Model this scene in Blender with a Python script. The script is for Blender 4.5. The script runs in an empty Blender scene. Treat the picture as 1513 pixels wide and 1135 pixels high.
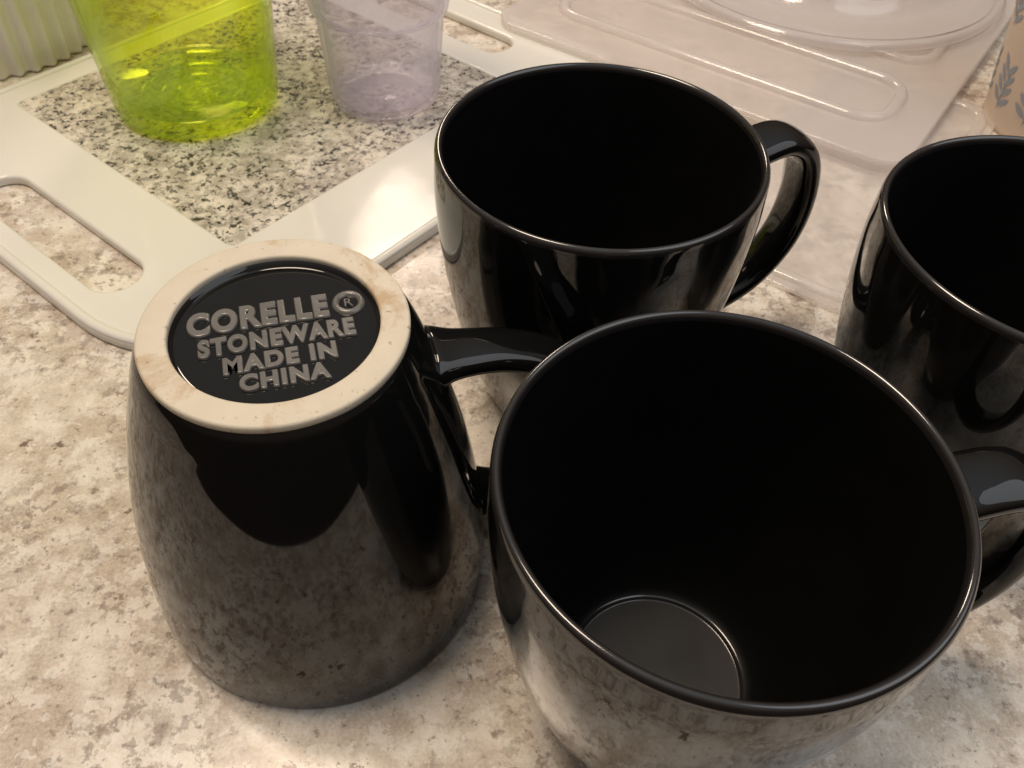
import bpy, bmesh, math, random
import numpy as np
from mathutils import Vector, Matrix
random.seed(4)
U=0.047
sc=bpy.context.scene
COL=sc.collection
sc.view_settings.view_transform='Standard'
sc.view_settings.look='None'
sc.view_settings.exposure=0

# ---------------------------------------------------------------- materials
def newmat(name):
    m=bpy.data.materials.new(name); m.use_nodes=True
    nt=m.node_tree; nt.nodes.clear()
    out=nt.nodes.new("ShaderNodeOutputMaterial")
    return m,nt,out
def N(nt,t,**k):
    n=nt.nodes.new(t)
    for a,v in k.items():
        if a in n.inputs: n.inputs[a].default_value=v
        else: setattr(n,a,v)
    return n
def L(nt,a,b): nt.links.new(a,b)
def ramp(nt,src,stops):
    r=nt.nodes.new("ShaderNodeValToRGB"); e=r.color_ramp.elements
    while len(e)<len(stops): e.new(0.5)
    for i,(p,c) in enumerate(stops):
        e[i].position=p; e[i].color=(c if len(c)==4 else (*c,1)) if hasattr(c,'__len__') else (c,c,c,1)
    L(nt,src,r.inputs[0]); return r.outputs[0]
def noise(nt,vec,scale,detail=6,rough=.6,dist=0.0):
    n=N(nt,"ShaderNodeTexNoise"); n.inputs["Scale"].default_value=scale; n.inputs["Detail"].default_value=detail
    n.inputs["Roughness"].default_value=rough; n.inputs["Distortion"].default_value=dist
    L(nt,vec,n.inputs["Vector"]); return n.outputs["Fac"]
def mix(nt,fac,a,b,mode='MIX'):
    m=nt.nodes.new("ShaderNodeMix"); m.data_type='RGBA'; m.blend_type=mode
    if isinstance(fac,(int,float)): m.inputs[0].default_value=fac
    else: L(nt,fac,m.inputs[0])
    for s,v in ((6,a),(7,b)):
        if isinstance(v,bpy.types.NodeSocket): L(nt,v,m.inputs[s])
        else: m.inputs[s].default_value=(*v,1)
    return m.outputs[2]
def math_(nt,op,a,b):
    m=nt.nodes.new("ShaderNodeMath"); m.operation=op
    for i,v in enumerate((a,b)):
        if isinstance(v,(int,float)): m.inputs[i].default_value=v
        else: L(nt,v,m.inputs[i])
    return m.outputs[0]
def mul(nt,a,b): return math_(nt,'MULTIPLY',a,b)
def coords(nt,rot=0,off=(0,0,0)):
    tc=nt.nodes.new("ShaderNodeTexCoord"); mp=nt.nodes.new("ShaderNodeMapping")
    mp.inputs["Scale"].default_value=(1/U,)*3; mp.inputs["Rotation"].default_value=(0,0,rot); mp.inputs["Location"].default_value=off
    L(nt,tc.outputs["Object"],mp.inputs["Vector"]); return mp.outputs[0]

def granite():
    m,nt,out=newmat("polished_stone"); v=coords(nt,0,(3.3,1.7,0))
    base=mix(nt,ramp(nt,noise(nt,v,2.2,5,.62,.2),[(.42,0),(.58,1)]),(.57,.49,.40),(.76,.70,.61))
    zone=noise(nt,v,1.0,4,.6,.3)
    zm=ramp(nt,zone,[(.40,.18),(.55,1)])
    g=ramp(nt,noise(nt,v,3.6,9,.68,.15),[(.510,0),(.535,.75),(.62,1)])
    c=mix(nt,mul(nt,mul(nt,g,zm),.60),base,(.345,.27,.21))
    g2=ramp(nt,noise(nt,v,8.5,7,.68,.1),[(.53,0),(.555,.85),(.62,1)])
    c=mix(nt,mul(nt,mul(nt,g2,zm),.62),c,(.24,.195,.16))
    w=ramp(nt,noise(nt,v,6.2,5,.64,.1),[(.55,0),(.585,1)])
    c=mix(nt,mul(nt,w,.5),c,(.83,.79,.72))
    r=ramp(nt,noise(nt,v,2.9,8,.68,.2),[(.636,0),(.658,1)])
    c=mix(nt,mul(nt,r,.85),c,(.14,.085,.065))
    d=ramp(nt,noise(nt,v,17,4,.62),[(.615,0),(.65,1)])
    c=mix(nt,mul(nt,d,.55),c,(.20,.155,.125))
    f=noise(nt,v,45,2,.7)
    c=mix(nt,.28,c,mix(nt,ramp(nt,f,[(.3,0),(.7,1)]),(.2,.2,.2),(.82,.82,.82)),'OVERLAY')
    p=N(nt,"ShaderNodeBsdfPrincipled"); L(nt,c,p.inputs["Base Color"])
    L(nt,ramp(nt,zone,[(.3,.13),(.7,.22)]),p.inputs["Roughness"])
    p.inputs["Specular IOR Level"].default_value=.4
    L(nt,p.outputs[0],out.inputs[0]); return m
def speckle():
    m,nt,out=newmat("speckled_print"); v=coords(nt)
    base=mix(nt,ramp(nt,noise(nt,v,5,5,.65,.3),[(.42,0),(.58,1)]),(.46,.41,.345),(.73,.67,.58))
    am=ramp(nt,noise(nt,v,2.2,4,.6),[(.38,.15),(.56,1)])
    a=ramp(nt,noise(nt,v,12,5,.70,.3),[(.515,0),(.54,1)])
    c=mix(nt,mul(nt,mul(nt,a,am),.72),base,(.21,.195,.175))
    b=ramp(nt,noise(nt,v,17,3,.62,.1),[(.562,0),(.578,1)])
    c=mix(nt,mul(nt,mul(nt,b,ramp(nt,am,[(0,.6),(1,1)])),.94),c,(.027,.026,.025))
    w=ramp(nt,noise(nt,v,15,3,.5),[(.61,0),(.635,1)])
    c=mix(nt,mul(nt,w,.5),c,(.76,.72,.64))
    p=N(nt,"ShaderNodeBsdfPrincipled"); L(nt,c,p.inputs["Base Color"]); p.inputs["Roughness"].default_value=.13
    L(nt,p.outputs[0],out.inputs[0]); return m
def principled(name,col,rough=.3,var=.06,vs=6,bump=0,**k):
    m,nt,out=newmat(name); v=coords(nt)
    nz=noise(nt,v,vs,4,.6)
    c=mix(nt,nz,tuple(max(0,x*(1-var)) for x in col),tuple(min(1,x*(1+var)) for x in col))
    p=N(nt,"ShaderNodeBsdfPrincipled"); L(nt,c,p.inputs["Base Color"])
    L(nt,ramp(nt,nz,[(.3,rough*.8),(.7,min(1,rough*1.25))]),p.inputs["Roughness"])
    if bump:
        b=N(nt,"ShaderNodeBump"); b.inputs["Strength"].default_value=bump; b.inputs["Distance"].default_value=.002
        L(nt,noise(nt,v,.9,2,.4),b.inputs["Height"]); L(nt,b.outputs[0],p.inputs["Normal"])
    for a,b in k.items(): p.inputs[a.replace('_',' ')].default_value=b
    L(nt,p.outputs[0],out.inputs[0]); return m
def blackglaze(name="black_glaze",lo=.004,r0=.025,r1=.065,ior=1.52,bump=.03,tint=(1,1,1)):
    m,nt,out=newmat(name); v=coords(nt)
    p=N(nt,"ShaderNodeBsdfPrincipled")
    nz=noise(nt,v,2.5,4,.6)
    c=mix(nt,nz,tuple(lo*t for t in tint),tuple(lo*1.9*t for t in tint)); L(nt,c,p.inputs["Base Color"])
    L(nt,ramp(nt,nz,[(.3,r0),(.7,r1)]),p.inputs["Roughness"])
    p.inputs["IOR"].default_value=ior
    if bump:
        b=N(nt,"ShaderNodeBump"); b.inputs["Strength"].default_value=bump; b.inputs["Distance"].default_value=.0006
        L(nt,noise(nt,v,3.5,1,.4),b.inputs["Height"]); L(nt,b.outputs[0],p.inputs["Normal"])
    L(nt,p.outputs[0],out.inputs[0]); return m
def cream():
    m,nt,out=newmat("unglazed_stoneware"); v=coords(nt)
    c=mix(nt,noise(nt,v,5,6,.6),(.55,.49,.38),(.69,.63,.51))
    s=ramp(nt,noise(nt,v,3.0,8,.7,.4),[(.52,0),(.64,1)])
    c=mix(nt,mul(nt,s,.7),c,(.42,.27,.13))
    s=ramp(nt,noise(nt,v,24,3,.6),[(.65,0),(.70,1)])
    c=mix(nt,mul(nt,s,.6),c,(.25,.18,.1))
    p=N(nt,"ShaderNodeBsdfPrincipled"); L(nt,c,p.inputs["Base Color"]); p.inputs["Roughness"].default_value=.6
    b=N(nt,"ShaderNodeBump"); b.inputs["Strength"].default_value=.3; b.inputs["Distance"].default_value=.0003
    L(nt,noise(nt,v,40,4,.6),b.inputs["Height"]); L(nt,b.outputs[0],p.inputs["Normal"])
    L(nt,p.outputs[0],out.inputs[0]); return m
def thinplastic(name,tcol,dcol,dfac,rough=.06,edge=.35,spec=1.0,bump=0):
    """thin see-through plastic: tinted transmission + milky scatter + grazing gloss"""
    m,nt,out=newmat(name)
    tr=N(nt,"ShaderNodeBsdfTransparent"); tr.inputs[0].default_value=(*tcol,1)
    df=N(nt,"ShaderNodeBsdfDiffuse"); df.inputs[0].default_value=(*dcol,1)
    tl=N(nt,"ShaderNodeBsdfTranslucent"); tl.inputs[0].default_value=(*dcol,1)
    dm=N(nt,"ShaderNodeMixShader"); dm.inputs[0].default_value=.45; L(nt,df.outputs[0],dm.inputs[1]); L(nt,tl.outputs[0],dm.inputs[2])
    lw=N(nt,"ShaderNodeLayerWeight"); lw.inputs[0].default_value=.5
    fac=math_(nt,'POWER',lw.outputs["Facing"],2.5)
    f=math_(nt,'ADD',mul(nt,fac,edge),dfac)
    m1=N(nt,"ShaderNodeMixShader"); L(nt,f,m1.inputs[0]); L(nt,tr.outputs[0],m1.inputs[1]); L(nt,dm.outputs[0],m1.inputs[2])
    gl=N(nt,"ShaderNodeBsdfGlossy"); gl.inputs["Roughness"].default_value=rough
    if bump:
        v=coords(nt); b=N(nt,"ShaderNodeBump"); b.inputs["Strength"].default_value=bump; b.inputs["Distance"].default_value=.0008
        L(nt,noise(nt,v,14,3,.6),b.inputs["Height"]); L(nt,b.outputs[0],gl.inputs["Normal"])
    ff=math_(nt,'ADD',mul(nt,math_(nt,'POWER',lw.outputs["Facing"],4.5),.55*spec),.035*spec)
    m2=N(nt,"ShaderNodeMixShader"); L(nt,ff,m2.inputs[0]); L(nt,m1.outputs[0],m2.inputs[1]); L(nt,gl.outputs[0],m2.inputs[2])
    L(nt,m2.outputs[0],out.inputs[0]); return m

M_stone=granite(); M_speck=speckle(); M_black=blackglaze(); M_cream=cream()
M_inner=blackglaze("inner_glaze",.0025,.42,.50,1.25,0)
M_floor=blackglaze("grey_floor_glaze",.014,.35,.45,1.45,0)  # mug floor greyer and rougher than the inner wall
M_rim=blackglaze("thin_rim_sheen_glaze",.011,.07,.14,1.75,.05,(1.1,1.0,1.0))  # thinned glaze, greyed so its colour carries the rim's reflection; also floor edge
M_letter=blackglaze("worn_grey_glaze",.085,.22,.32,1.65,.3,(1.03,.98,.90))
M_board=principled("milky_white_plastic",(.74,.72,.66),.10,.05,1.2,bump=.5)
M_green=thinplastic("lime_clear_plastic",(.96,.995,.44),(.66,.95,.015),.022,.02,.55,1.7)
M_greenb=thinplastic("lime_base_plastic",(.95,.995,.36),(.66,.95,.015),.04,.02,.6,2.0,0)
M_lilac=thinplastic("frosted_lilac_plastic",(.97,.965,.985),(.86,.81,.92),.17,.10,.42,1.4,.12)
M_clear=thinplastic("milky_clear_plastic",(.99,.98,.975),(.98,.93,.905),.29,.10,.5,2.0,.08)
M_clear2=thinplastic("clear_bowl_plastic",(.99,.985,.98),(.98,.94,.92),.24,.08,.5,2.0,.05)
M_white=principled("white_fluted_ceramic",(.82,.80,.76),.35)
M_paper=principled("kraft_paper",(.64,.53,.43),.55)
M_paperw=principled("white_paper_rim",(.80,.76,.69),.5)
M_leaf=principled("blue_grey_ink",(.28,.32,.38),.55,.3)

# ---------------------------------------------------------------- mesh helpers
def mesh_obj(name,verts,faces,mat,smooth=True,parent=None,scale=U):
    me=bpy.data.meshes.new(name); me.from_pydata([tuple(c*scale for c in v) for v in verts],[],faces); me.update()
    bm=bmesh.new(); bm.from_mesh(me); bmesh.ops.remove_doubles(bm,verts=bm.verts,dist=1e-7); bmesh.ops.recalc_face_normals(bm,faces=bm.faces); bm.to_mesh(me); bm.free()
    me.materials.append(mat)
    for p in me.polygons: p.use_smooth=smooth
    o=bpy.data.objects.new(name,me); COL.objects.link(o)
    if parent: o.parent=parent
    return o
def empty(name,loc,rz=0):
    o=bpy.data.objects.new(name,None); o.empty_display_size=.01; o.location=Vector(loc)*U; o.rotation_euler=(0,0,rz); COL.objects.link(o); return o
def catmull(pts,n=6):
    P=[np.array(p,float) for p in pts]; P=[2*P[0]-P[1]]+P+[2*P[-1]-P[-2]]; out=[]
    for i in range(1,len(P)-2):
        for k in range(n):
            t=k/n; a,b,c,d=P[i-1:i+3]
            out.append(.5*((2*b)+(-a+c)*t+(2*a-5*b+4*c-d)*t*t+(-a+3*b-3*c+d)*t**3))
    out.append(P[-2]); return [tuple(p) for p in out]
def lathe(name,prof,mat,seg=128,parent=None,closed=False,rfun=None,smooth=True):
    verts=[];faces=[];n=len(prof)
    for j in range(seg):
        a=2*math.pi*j/seg
        for i,(r,z) in enumerate(prof):
            rr=rfun(r,z,a) if rfun else r
            verts.append((rr*math.cos(a),rr*math.sin(a),z))
    for j in range(seg):
        k=(j+1)%seg
        for i in range(n if closed else n-1):
            i2=(i+1)%n
            faces.append((j*n+i,k*n+i,k*n+i2,j*n+i2))
    return mesh_obj(name,verts,faces,mat,smooth,parent)

# ---------------------------------------------------------------- countertop
def box_obj(name,x0,x1,y0,y1,z0,z1,mat):
    v=[(x,y,z) for x in(x0,x1) for y in(y0,y1) for z in(z0,z1)]
    f=[(0,1,3,2),(4,6,7,5),(0,4,5,1),(2,3,7,6),(0,2,6,4),(1,5,7,3)]
    return mesh_obj(name,v,f,mat,False)
ct=box_obj("countertop",-22,22,-.7,22,-.8,0,M_stone); ct["kind"]="structure"

# ---------------------------------------------------------------- mugs
RF=.626; RR=.490
zf=lambda z: z if z<.2 else z*1.0195
outer=[(r,zf(z)) for r,z in catmull([(RF+.004,.035),(.662,.09),(.712,.22),(.79,.46),(.874,.78),(.94,1.12),(.985,1.46),(1.007,1.78),(1.003,1.99)],6)]
lip=[(1.0-.025+.026*math.cos(t),zf(2.025)+.045*math.sin(t)) for t in np.linspace(0,math.pi,11)]
inner=[(.942,zf(1.985))]+[(r,zf(z)) for r,z in catmull([(.928,1.8),(.905,1.5),(.868,1.15),(.80,.78),(.70,.42),(.62,.24)],5)]+[(.56,.16),(.535,.138),(.515,.128),(.508,.126)]
floor=[(.500,.120),(.496,.110),(.490,.108),(.48,.108),(.3,.108),(0,.108)]
body_prof=[(0,.064),(.3,.064),(.460,.064),(.472,.063),(.480,.057),(RR-.002,.03),(RF-.02,.03)]+outer+lip+inner+floor
ring_prof=[(RF+.006,.040),(RF+.006,.012),(RF+.001,.003),(RF-.008,0),(RR+.014,0),(RR+.004,.003),(RR,.012),(RR-.002,.045),(RR+.01,.05),(RF-.01,.05)]
def handle_mesh(name,parent):
    path=catmull([(.965,1.745),(1.05,1.765),(1.20,1.82),(1.42,1.83),(1.62,1.67),(1.71,1.31),(1.66,.95),(1.45,.65),(1.14,.49),(.86,.44),(.745,.43)],7)
    n=len(path); verts=[];faces=[];K=24
    for i,p in enumerate(path):
        a=np.array(path[max(0,i-1)]); b=np.array(path[min(n-1,i+1)]); t=(b-a)/np.linalg.norm(b-a)
        if i==0 or i==n-1: t=np.array((1.0 if i==0 else -1.0,0.0))
        nrm=np.array([-t[1],t[0]])
        s=i/(n-1)
        w=.185-.045*s+.04*math.exp(-(s/.07)**2)+.07*math.exp(-((1-s)/.10)**2)
        th=.085-.010*s+.025*math.exp(-(s/.06)**2)+.03*math.exp(-((1-s)/.08)**2)
        for k in range(K):
            an=2*math.pi*k/K; c,si=math.cos(an),math.sin(an)
            y=w*math.copysign(abs(c)**.85,c); q=th*math.copysign(abs(si)**.85,si)
            hug=(math.exp(-(s/.04)**2)+math.exp(-((1-s)/.05)**2))
            rr=p[0]+nrm[0]*q
            rr-=hug*(rr-math.sqrt(max(rr*rr-y*y,0)))*.9
            verts.append((rr,y,p[1]+nrm[1]*q))
    for i in range(n-1):
        for k in range(K):
            faces.append((i*K+k,i*K+(k+1)%K,(i+1)*K+(k+1)%K,(i+1)*K+k))
    faces.append(tuple(range(K))[::-1]); faces.append(tuple((n-1)*K+k for k in range(K)))
    return mesh_obj(name,verts,faces,M_black,True,parent)
first=empty("coffee_mug",(.928,2.194,0),math.radians(11))
b0=lathe("body",body_prof,M_black,160,first); h0=handle_mesh("handle",first); r0=lathe("foot_ring",ring_prof,M_cream,128,first,closed=True)
for mm in (M_inner,M_floor,M_rim): b0.data.materials.append(mm)
zt=zf(2.02)-.002
for p in b0.data.polygons:
    c=p.center/U; r=math.hypot(c.x,c.y); z=c.z
    if .1<z<.13 and .492<r<.518: p.material_index=3
    elif r<.495 and .10<z<.115: p.material_index=2
    elif z>zt: p.material_index=3
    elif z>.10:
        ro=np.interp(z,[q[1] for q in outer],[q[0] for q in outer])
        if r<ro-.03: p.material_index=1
mugs=[first]
for loc,az in (((.456,4.577),27),((2.998,3.96),10),((-1.125,2.915),20)):
    e=first.copy(); e.location=Vector((loc[0],loc[1],0))*U; e.rotation_euler=(0,0,math.radians(az)); COL.objects.link(e)
    for src in (b0,h0,r0):
        c=src.copy(); c.parent=e; COL.objects.link(c)
        if az==20:
            c.rotation_euler=(math.pi,0,0)
    mugs.append(e)
for e,l in zip(mugs,["glossy black mug with inside floor showing, standing on the countertop",
    "glossy black mug standing between the cutting board and another mug",
    "glossy black mug standing on its own near the patterned paper cup",
    "upside-down black mug showing its cream foot ring and lettering"]):
    e["label"]=l; e["category"]="mug"; e["group"]="black mugs on the countertop"
inv=mugs[3]
lipz=zf(2.025)+.045
for c in inv.children: c.location=(0,0,lipz*U)
def text_mesh(body,x,base,width,cap,bold=.012):
    cu=bpy.data.curves.new("lettering","FONT"); cu.body=body; cu.size=1; cu.align_x='CENTER'; cu.offset=bold; cu.extrude=.005; cu.bevel_depth=.045; cu.bevel_resolution=4
    cu.space_character=1.16
    o=bpy.data.objects.new("lettering_tmp",cu); COL.objects.link(o); bpy.context.view_layer.update()
    me=bpy.data.meshes.new_from_object(o.evaluated_get(bpy.context.evaluated_depsgraph_get()))
    bpy.data.objects.remove(o)
    co=np.array([v.co[:] for v in me.vertices]); mn=co.min(0); mx=co.max(0)
    sx=width/(mx[0]-mn[0]); sy=cap/(mx[1]-mn[1])
    for v in me.vertices:
        xx=(v.co.x-(mn[0]+mx[0])/2)*sx+x; yy=(v.co.y-mn[1])*sy+base
        v.co=(xx,yy-.05*(xx**2),v.co.z*.30)
    for p in me.polygons: p.use_smooth=abs(p.normal.z)<.98
    return me
bm=bmesh.new()
for t in [("CORELLE",-.075,.050,.67,.170,.030),("STONEWARE",.0,-.098,.73,.126,.030),("MADE IN",.0,-.228,.52,.112,.030),("CHINA",.01,-.350,.41,.108,.030),("R",.357,.104,.044,.054,-.02)]:
    bm.from_mesh(text_mesh(*t[:5],bold=t[5]))
K=40
vs=[]
for k in range(K):
    a=2*math.pi*k/K
    vs.append([bm.verts.new((.357+r*math.cos(a),.130+r*math.sin(a)*1.05,z)) for r,z in ((.044,-.008),(.050,.012),(.063,.017),(.076,.012),(.082,-.008))])
for k in range(K):
    for q in range(4):
        f=bm.faces.new((vs[k][q],vs[(k+1)%K][q],vs[(k+1)%K][q+1],vs[k][q+1])); f.smooth=True
for v in bm.verts: v.co*=U
me=bpy.data.meshes.new("lettering"); bm.to_mesh(me); bm.free(); me.materials.append(M_letter)
lt=bpy.data.objects.new("lettering",me); COL.objects.link(lt); lt.parent=inv
lt.location=(0,0,(lipz-.064+.000)*U); lt.rotation_euler=(0,0,math.radians(18-20))

# ---------------------------------------------------------------- cutting board
NN=np.array((-2.48,5.85)); e1=np.array((-.8,.6)); e2=np.array((.6,.8))
bd=empty("cutting_board",(NN[0],NN[1],0),math.atan2(e2[1],e2[0]))  # local x=e2, local y=e1
def rrect(x0,x1,y0,y1,r,n=10):
    pts=[]
    rs=r if hasattr(r,'__len__') else (r,)*4
    for (cx,cy,a,q) in ((x1,y1,0,rs[0]),(x0,y1,90,rs[1]),(x0,y0,180,rs[2]),(x1,y0,270,rs[3])):
        ox=cx-q if a in(0,270) else cx+q; oy=cy-q if a in(0,90) else cy+q
        for i in range(n+1):
            t=math.radians(a+90*i/n); pts.append((ox+q*math.cos(t),oy+q*math.sin(t)))
    return pts
def plate(name,outerloop,holes,z0,z1,mat,bev,parent):
    cu=bpy.data.curves.new(name,"CURVE"); cu.dimensions='2D'; cu.fill_mode='BOTH'
    for lp in [outerloop]+holes:
        s=cu.splines.new('POLY'); s.points.add(len(lp)-1)
        for p,(x,y) in zip(s.points,lp): p.co=(x,y,0,1)
        s.use_cyclic_u=True
    cu.extrude=(z1-z0)/2-bev; cu.bevel_depth=bev; cu.bevel_resolution=3; cu.offset=-bev
    o=bpy.data.objects.new(name+"_tmp",cu); COL.objects.link(o); bpy.context.view_layer.update()
    me=bpy.data.meshes.new_from_object(o.evaluated_get(bpy.context.evaluated_depsgraph_get())); bpy.data.objects.remove(o)
    for v in me.vertices: v.co=Vector((v.co.x*U,v.co.y*U,(v.co.z+(z0+z1)/2)*U))
    me.materials.clear(); me.materials.append(mat); me.name=name
    o=bpy.data.objects.new(name,me); COL.objects.link(o)
    if parent: o.parent=parent
    return o
def ribbon(name,loop,z,w,h,mat,parent):
    n=len(loop); verts=[];faces=[];K=8
    for i in range(n):
        a=np.array(loop[i-1]);b=np.array(loop[(i+1)%n]); t=b-a; t/=np.linalg.norm(t)+1e-9; nr=np.array((-t[1],t[0]))
        for k in range(K+1):
            an=math.pi*k/K; q=w*math.cos(an); verts.append((loop[i][0]+nr[0]*q,loop[i][1]+nr[1]*q,z+h*math.sin(an)))
    for i in range(n):
        j=(i+1)%n
        for k in range(K): faces.append((i*(K+1)+k,j*(K+1)+k,j*(K+1)+k+1,i*(K+1)+k+1))
    return mesh_obj(name,verts,faces,mat,True,parent)
plate("frame",rrect(-1.38,5.0,-1.12,3.75,(1.0,.9,1.3,1.0),14),[rrect(0,3.75,0,3.4,.05,3),rrect(-1.10,-.64,.22,2.35,.225),rrect(4.12,4.56,.5,2.5,.2)],.0,.10,M_board,.03,bd)
plate("panel",rrect(-.02,3.77,-.02,3.42,.02,3),[],.03,.088,M_speck,.006,bd)
ribbon("raised_edge",rrect(-1.33,4.95,-1.07,3.70,(.95,.85,1.25,.95),14),.095,.045,.03,M_board,bd)
bd["label"]="white plastic cutting board with grey speckled centre and handle slots"; bd["category"]="cutting board"

# ---------------------------------------------------------------- tumblers
def cup(name,loc,prof_out,th,baseth,mat,zb):
    e=empty(name,(loc[0],loc[1],zb))
    inn=[(max(r-th,0.0),z) for r,z in prof_out if z>baseth]
    prof=[(0,.03)]+[(prof_out[0][0]*.8,.03),(prof_out[0][0]*.86,0)]+prof_out+inn[::-1]+[(inn[0][0]*.97,baseth),(0,baseth)]
    lathe("body",prof,mat,128,e)
    return e
gp=catmull([(.74,0),(.80,.05),(.825,.16),(.86,.6),(.93,1.4),(1.01,2.3),(1.07,3.1)],5)
g=cup("tumbler",(-3.41,8.15),gp,.045,.20,M_green,.10)
lathe("base",catmull([(.755,.05),(.765,.17),(.72,.19),(.66,.15),(.60,.08),(.54,.08),(.50,.16),(.45,.17),(.40,.09),(.35,.07),(.28,.07),(.24,.11),(.18,.11),(.14,.07)],4),M_greenb,96,g)
g["label"]="lime green see-through plastic tumbler standing on the cutting board"; g["category"]="tumbler"
lp=catmull([(.50,0),(.55,.04),(.575,.14),(.60,.5),(.635,.95),(.65,1.0),(.69,1.04),(.74,1.7),(.80,2.6)],5)
l=cup("tumbler.001",(-1.51,8.45),lp,.045,.10,M_lilac,.10)
l["label"]="frosted pale lilac plastic tumbler standing on the cutting board"; l["category"]="tumbler"

# ---------------------------------------------------------------- storage lids + bowl
f2=np.array((.54,.84)); f2/=np.linalg.norm(f2); ang=math.atan2(f2[1],f2[0])
ld=empty("container_lid",(3.69,7.46,0),ang)
plate("sheet",rrect(0,6.2,0,5.0,.35,10),[],.15,.20,M_clear,.02,ld)
plate("skirt",rrect(0,6.2,0,5.0,.35,10),[rrect(.07,6.13,.07,4.93,.3,10)],.0,.148,M_clear,.01,ld)
ribbon("ridge",rrect(.62,1.60,.45,4.5,.35,10),.202,.07,.07,M_clear,ld)
ribbon("ridge",rrect(2.15,5.6,.45,4.5,.35,10),.202,.07,.07,M_clear,ld)
ld["label"]="clear pinkish plastic container lid with raised ridges lying on the countertop"; ld["category"]="lid"
l2=empty("container_lid.001",(2.95,5.35,0),ang)
plate("sheet",rrect(0,4.2,0,1.9,.4,10),[],.02,.06,M_clear2,.015,l2)
ribbon("ridge",rrect(.14,4.06,.14,1.76,.3,10),.062,.06,.045,M_clear2,l2)
l2["label"]="flat clear plastic lid lying partly under the ridged lid"; l2["category"]="lid"
bw=empty("plastic_bowl",(3.78,11.95,.28))
bprof=[(0,.25),(1.3,.25),(1.45,.22),(1.6,.10),(1.75,.06),(2.1,.06),(2.18,.03),(2.2,0),(2.16,-.03),(2.08,0.0),(1.75,.0),(1.58,.03),(1.42,.15),(1.28,.19),(0,.19)]
lathe("bowl_shell",catmull(bprof,3),M_clear2,128,bw)
lathe("rim",[(2.16,-.045),(2.24,-.03),(2.26,.03),(2.22,.08),(2.14,.08),(2.12,.03)],M_clear,128,bw,closed=True)
bw["label"]="round clear plastic bowl cover resting on the plastic lid"; bw["category"]="bowl cover"

# ---------------------------------------------------------------- paper cup
pc=empty("paper_cup",(5.72,8.80,0),math.radians(8))
ch=2.0
cr=lambda z:.70+.135*z
pp=[(0,.08),(.66,.08),(.69,0),(.71,0)]+[(cr(z),z) for z in np.linspace(.05,ch,12)]+[(cr(ch)-.03,ch)]+[(cr(z)-.03,z) for z in np.linspace(ch-.05,.12,12)]+[(0,.12)]
lathe("wall",pp,M_paper,96,pc)
lathe("rim",[(cr(ch)-.01+.06*math.cos(t),ch+.06*math.sin(t)) for t in np.linspace(0,2*math.pi,12,endpoint=False)],M_paperw,96,pc,closed=True)
verts=[];faces=[]
def leaf(a0,z0,ang_,ln,wd):
    b=len(verts); n=8
    for i in range(n+1):
        t=i/n; w=wd*math.sin(math.pi*t)**.8
        for s in(-1,0,1):
            u=ln*t*math.cos(ang_)-s*w*math.sin(ang_); v=ln*t*math.sin(ang_)+s*w*math.cos(ang_)
            z=z0+v; r=cr(z)+.006; a=a0+u/r
            verts.append((r*math.cos(a),r*math.sin(a),z))
    for i in range(n):
        for k in(0,1): faces.append((b+i*3+k,b+i*3+k+1,b+i*3+3+k+1,b+i*3+3+k))
for j in range(12):
    a=2*math.pi*j/12
    for z0 in (.2,1.0):
        aa=a+(.26 if z0>.9 else 0)
        leaf(aa,z0,math.radians(84),.55,.012)
        for k in range(4):
            leaf(aa,z0+.06+.11*k,math.radians(38+5*k),.20,.03); leaf(aa,z0+.10+.11*k,math.radians(142-5*k),.20,.03)
mesh_obj("leaf_print",verts,faces,M_leaf,True,pc)
pc["label"]="tan paper cup printed with blue-grey leaf sprigs"; pc["category"]="paper cup"

# ---------------------------------------------------------------- fluted canister
fc=empty("fluted_canister",(-6.15,9.5,0))
fl=lambda r,z,a: r*(1+.06*(.5+.5*math.cos(a*40))) if r>1.1 else r
lathe("body",[(0,0),(1.05,0),(1.11,.02)]+[(1.12+.06*z,z) for z in np.linspace(.05,3.4,16)]+[(1.1,3.42),(1.05,3.4),(1.0,.2),(0,.15)],M_white,480,fc,rfun=fl)
fc["label"]="white fluted canister with vertical ribs beside the cutting board"; fc["category"]="canister"

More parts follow.
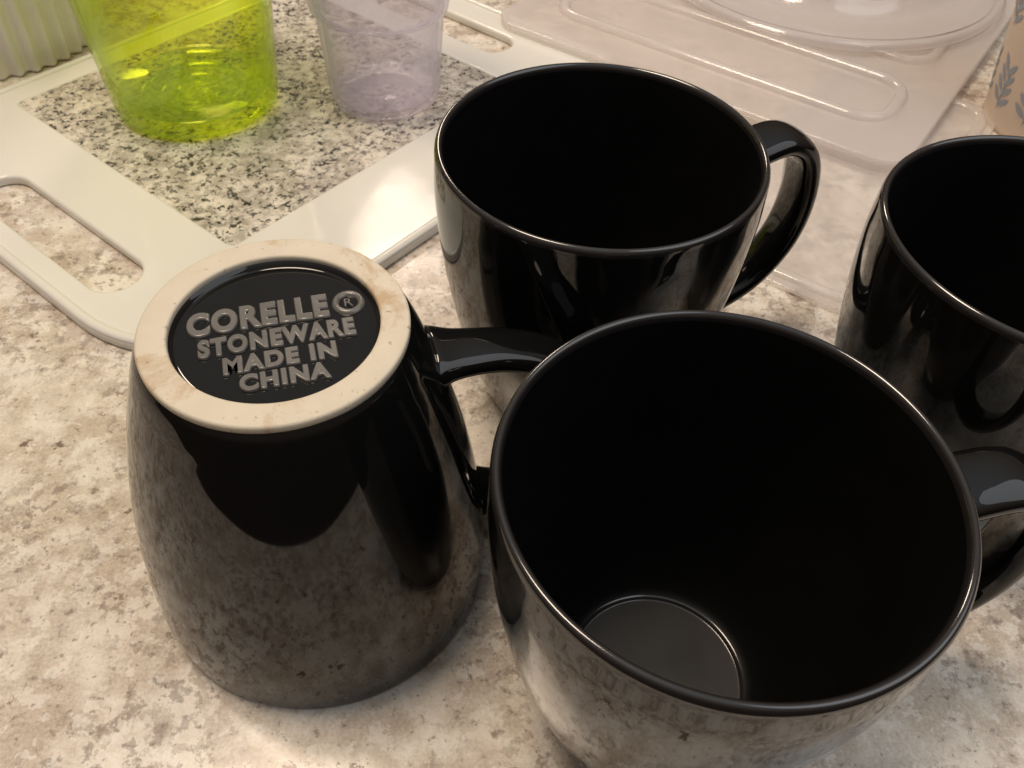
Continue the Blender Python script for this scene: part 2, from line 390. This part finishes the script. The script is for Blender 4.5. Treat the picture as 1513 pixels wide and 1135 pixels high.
# ---------------------------------------------------------------- light
def area(name,loc,target,size,energy,col):
    d=bpy.data.lights.new(name,'AREA'); d.size=size; d.energy=energy; d.color=col; d.shape='DISK'
    o=bpy.data.objects.new(name,d); o.location=Vector(loc)*U; COL.objects.link(o)
    o.rotation_euler=(Vector(target)*U-o.location).to_track_quat('-Z','Y').to_euler(); return o
area("ceiling_lamp",(-7,6,27),(-1,6,0),.45,11.0,(1,.80,.61))
area("cabinet_lamp",(-4,26,16),(-1,7,0),.20,2.6,(1,.83,.66))
area("window_light",(16,0,20),(2,4,0),1.1,3.8,(.92,.95,1))
w=bpy.data.worlds.new("World"); sc.world=w; w.use_nodes=True; nt=w.node_tree; nt.nodes.clear()
out=nt.nodes.new("ShaderNodeOutputWorld"); bg=nt.nodes.new("ShaderNodeBackground")
tc=nt.nodes.new("ShaderNodeTexCoord"); sp=nt.nodes.new("ShaderNodeSeparateXYZ"); L(nt,tc.outputs["Generated"],sp.inputs[0])
c=ramp(nt,sp.outputs[2],[(0,(.03,.02,.015)),(.12,(.09,.065,.05)),(.45,(.19,.15,.12)),(.75,(.36,.34,.32)),(1,(.52,.56,.60))])
L(nt,c,bg.inputs[0]); bg.inputs[1].default_value=.9; L(nt,bg.outputs[0],out.inputs[0])

# ---------------------------------------------------------------- camera
f,p,roll,Hc=1295.77,.837,.0572,5.013
cr_,sr_=math.cos(roll),math.sin(roll)
right=Vector((1,0,0)); up=Vector((0,math.sin(p),math.cos(p))); fwd=Vector((0,math.cos(p),-math.sin(p)))
cr1=right*cr_+up*sr_; cu1=-right*sr_+up*cr_
M=Matrix((cr1,cu1,-fwd)).transposed().to_4x4(); M.translation=Vector((0,0,Hc*U))
cd=bpy.data.cameras.new("camera"); cd.sensor_width=36; cd.lens=36*f/1513; cd.clip_start=.005; cd.clip_end=50
cd.dof.use_dof=True; cd.dof.focus_distance=4.2*U; cd.dof.aperture_fstop=50
co=bpy.data.objects.new("camera",cd); COL.objects.link(co); co.matrix_world=M; sc.camera=co
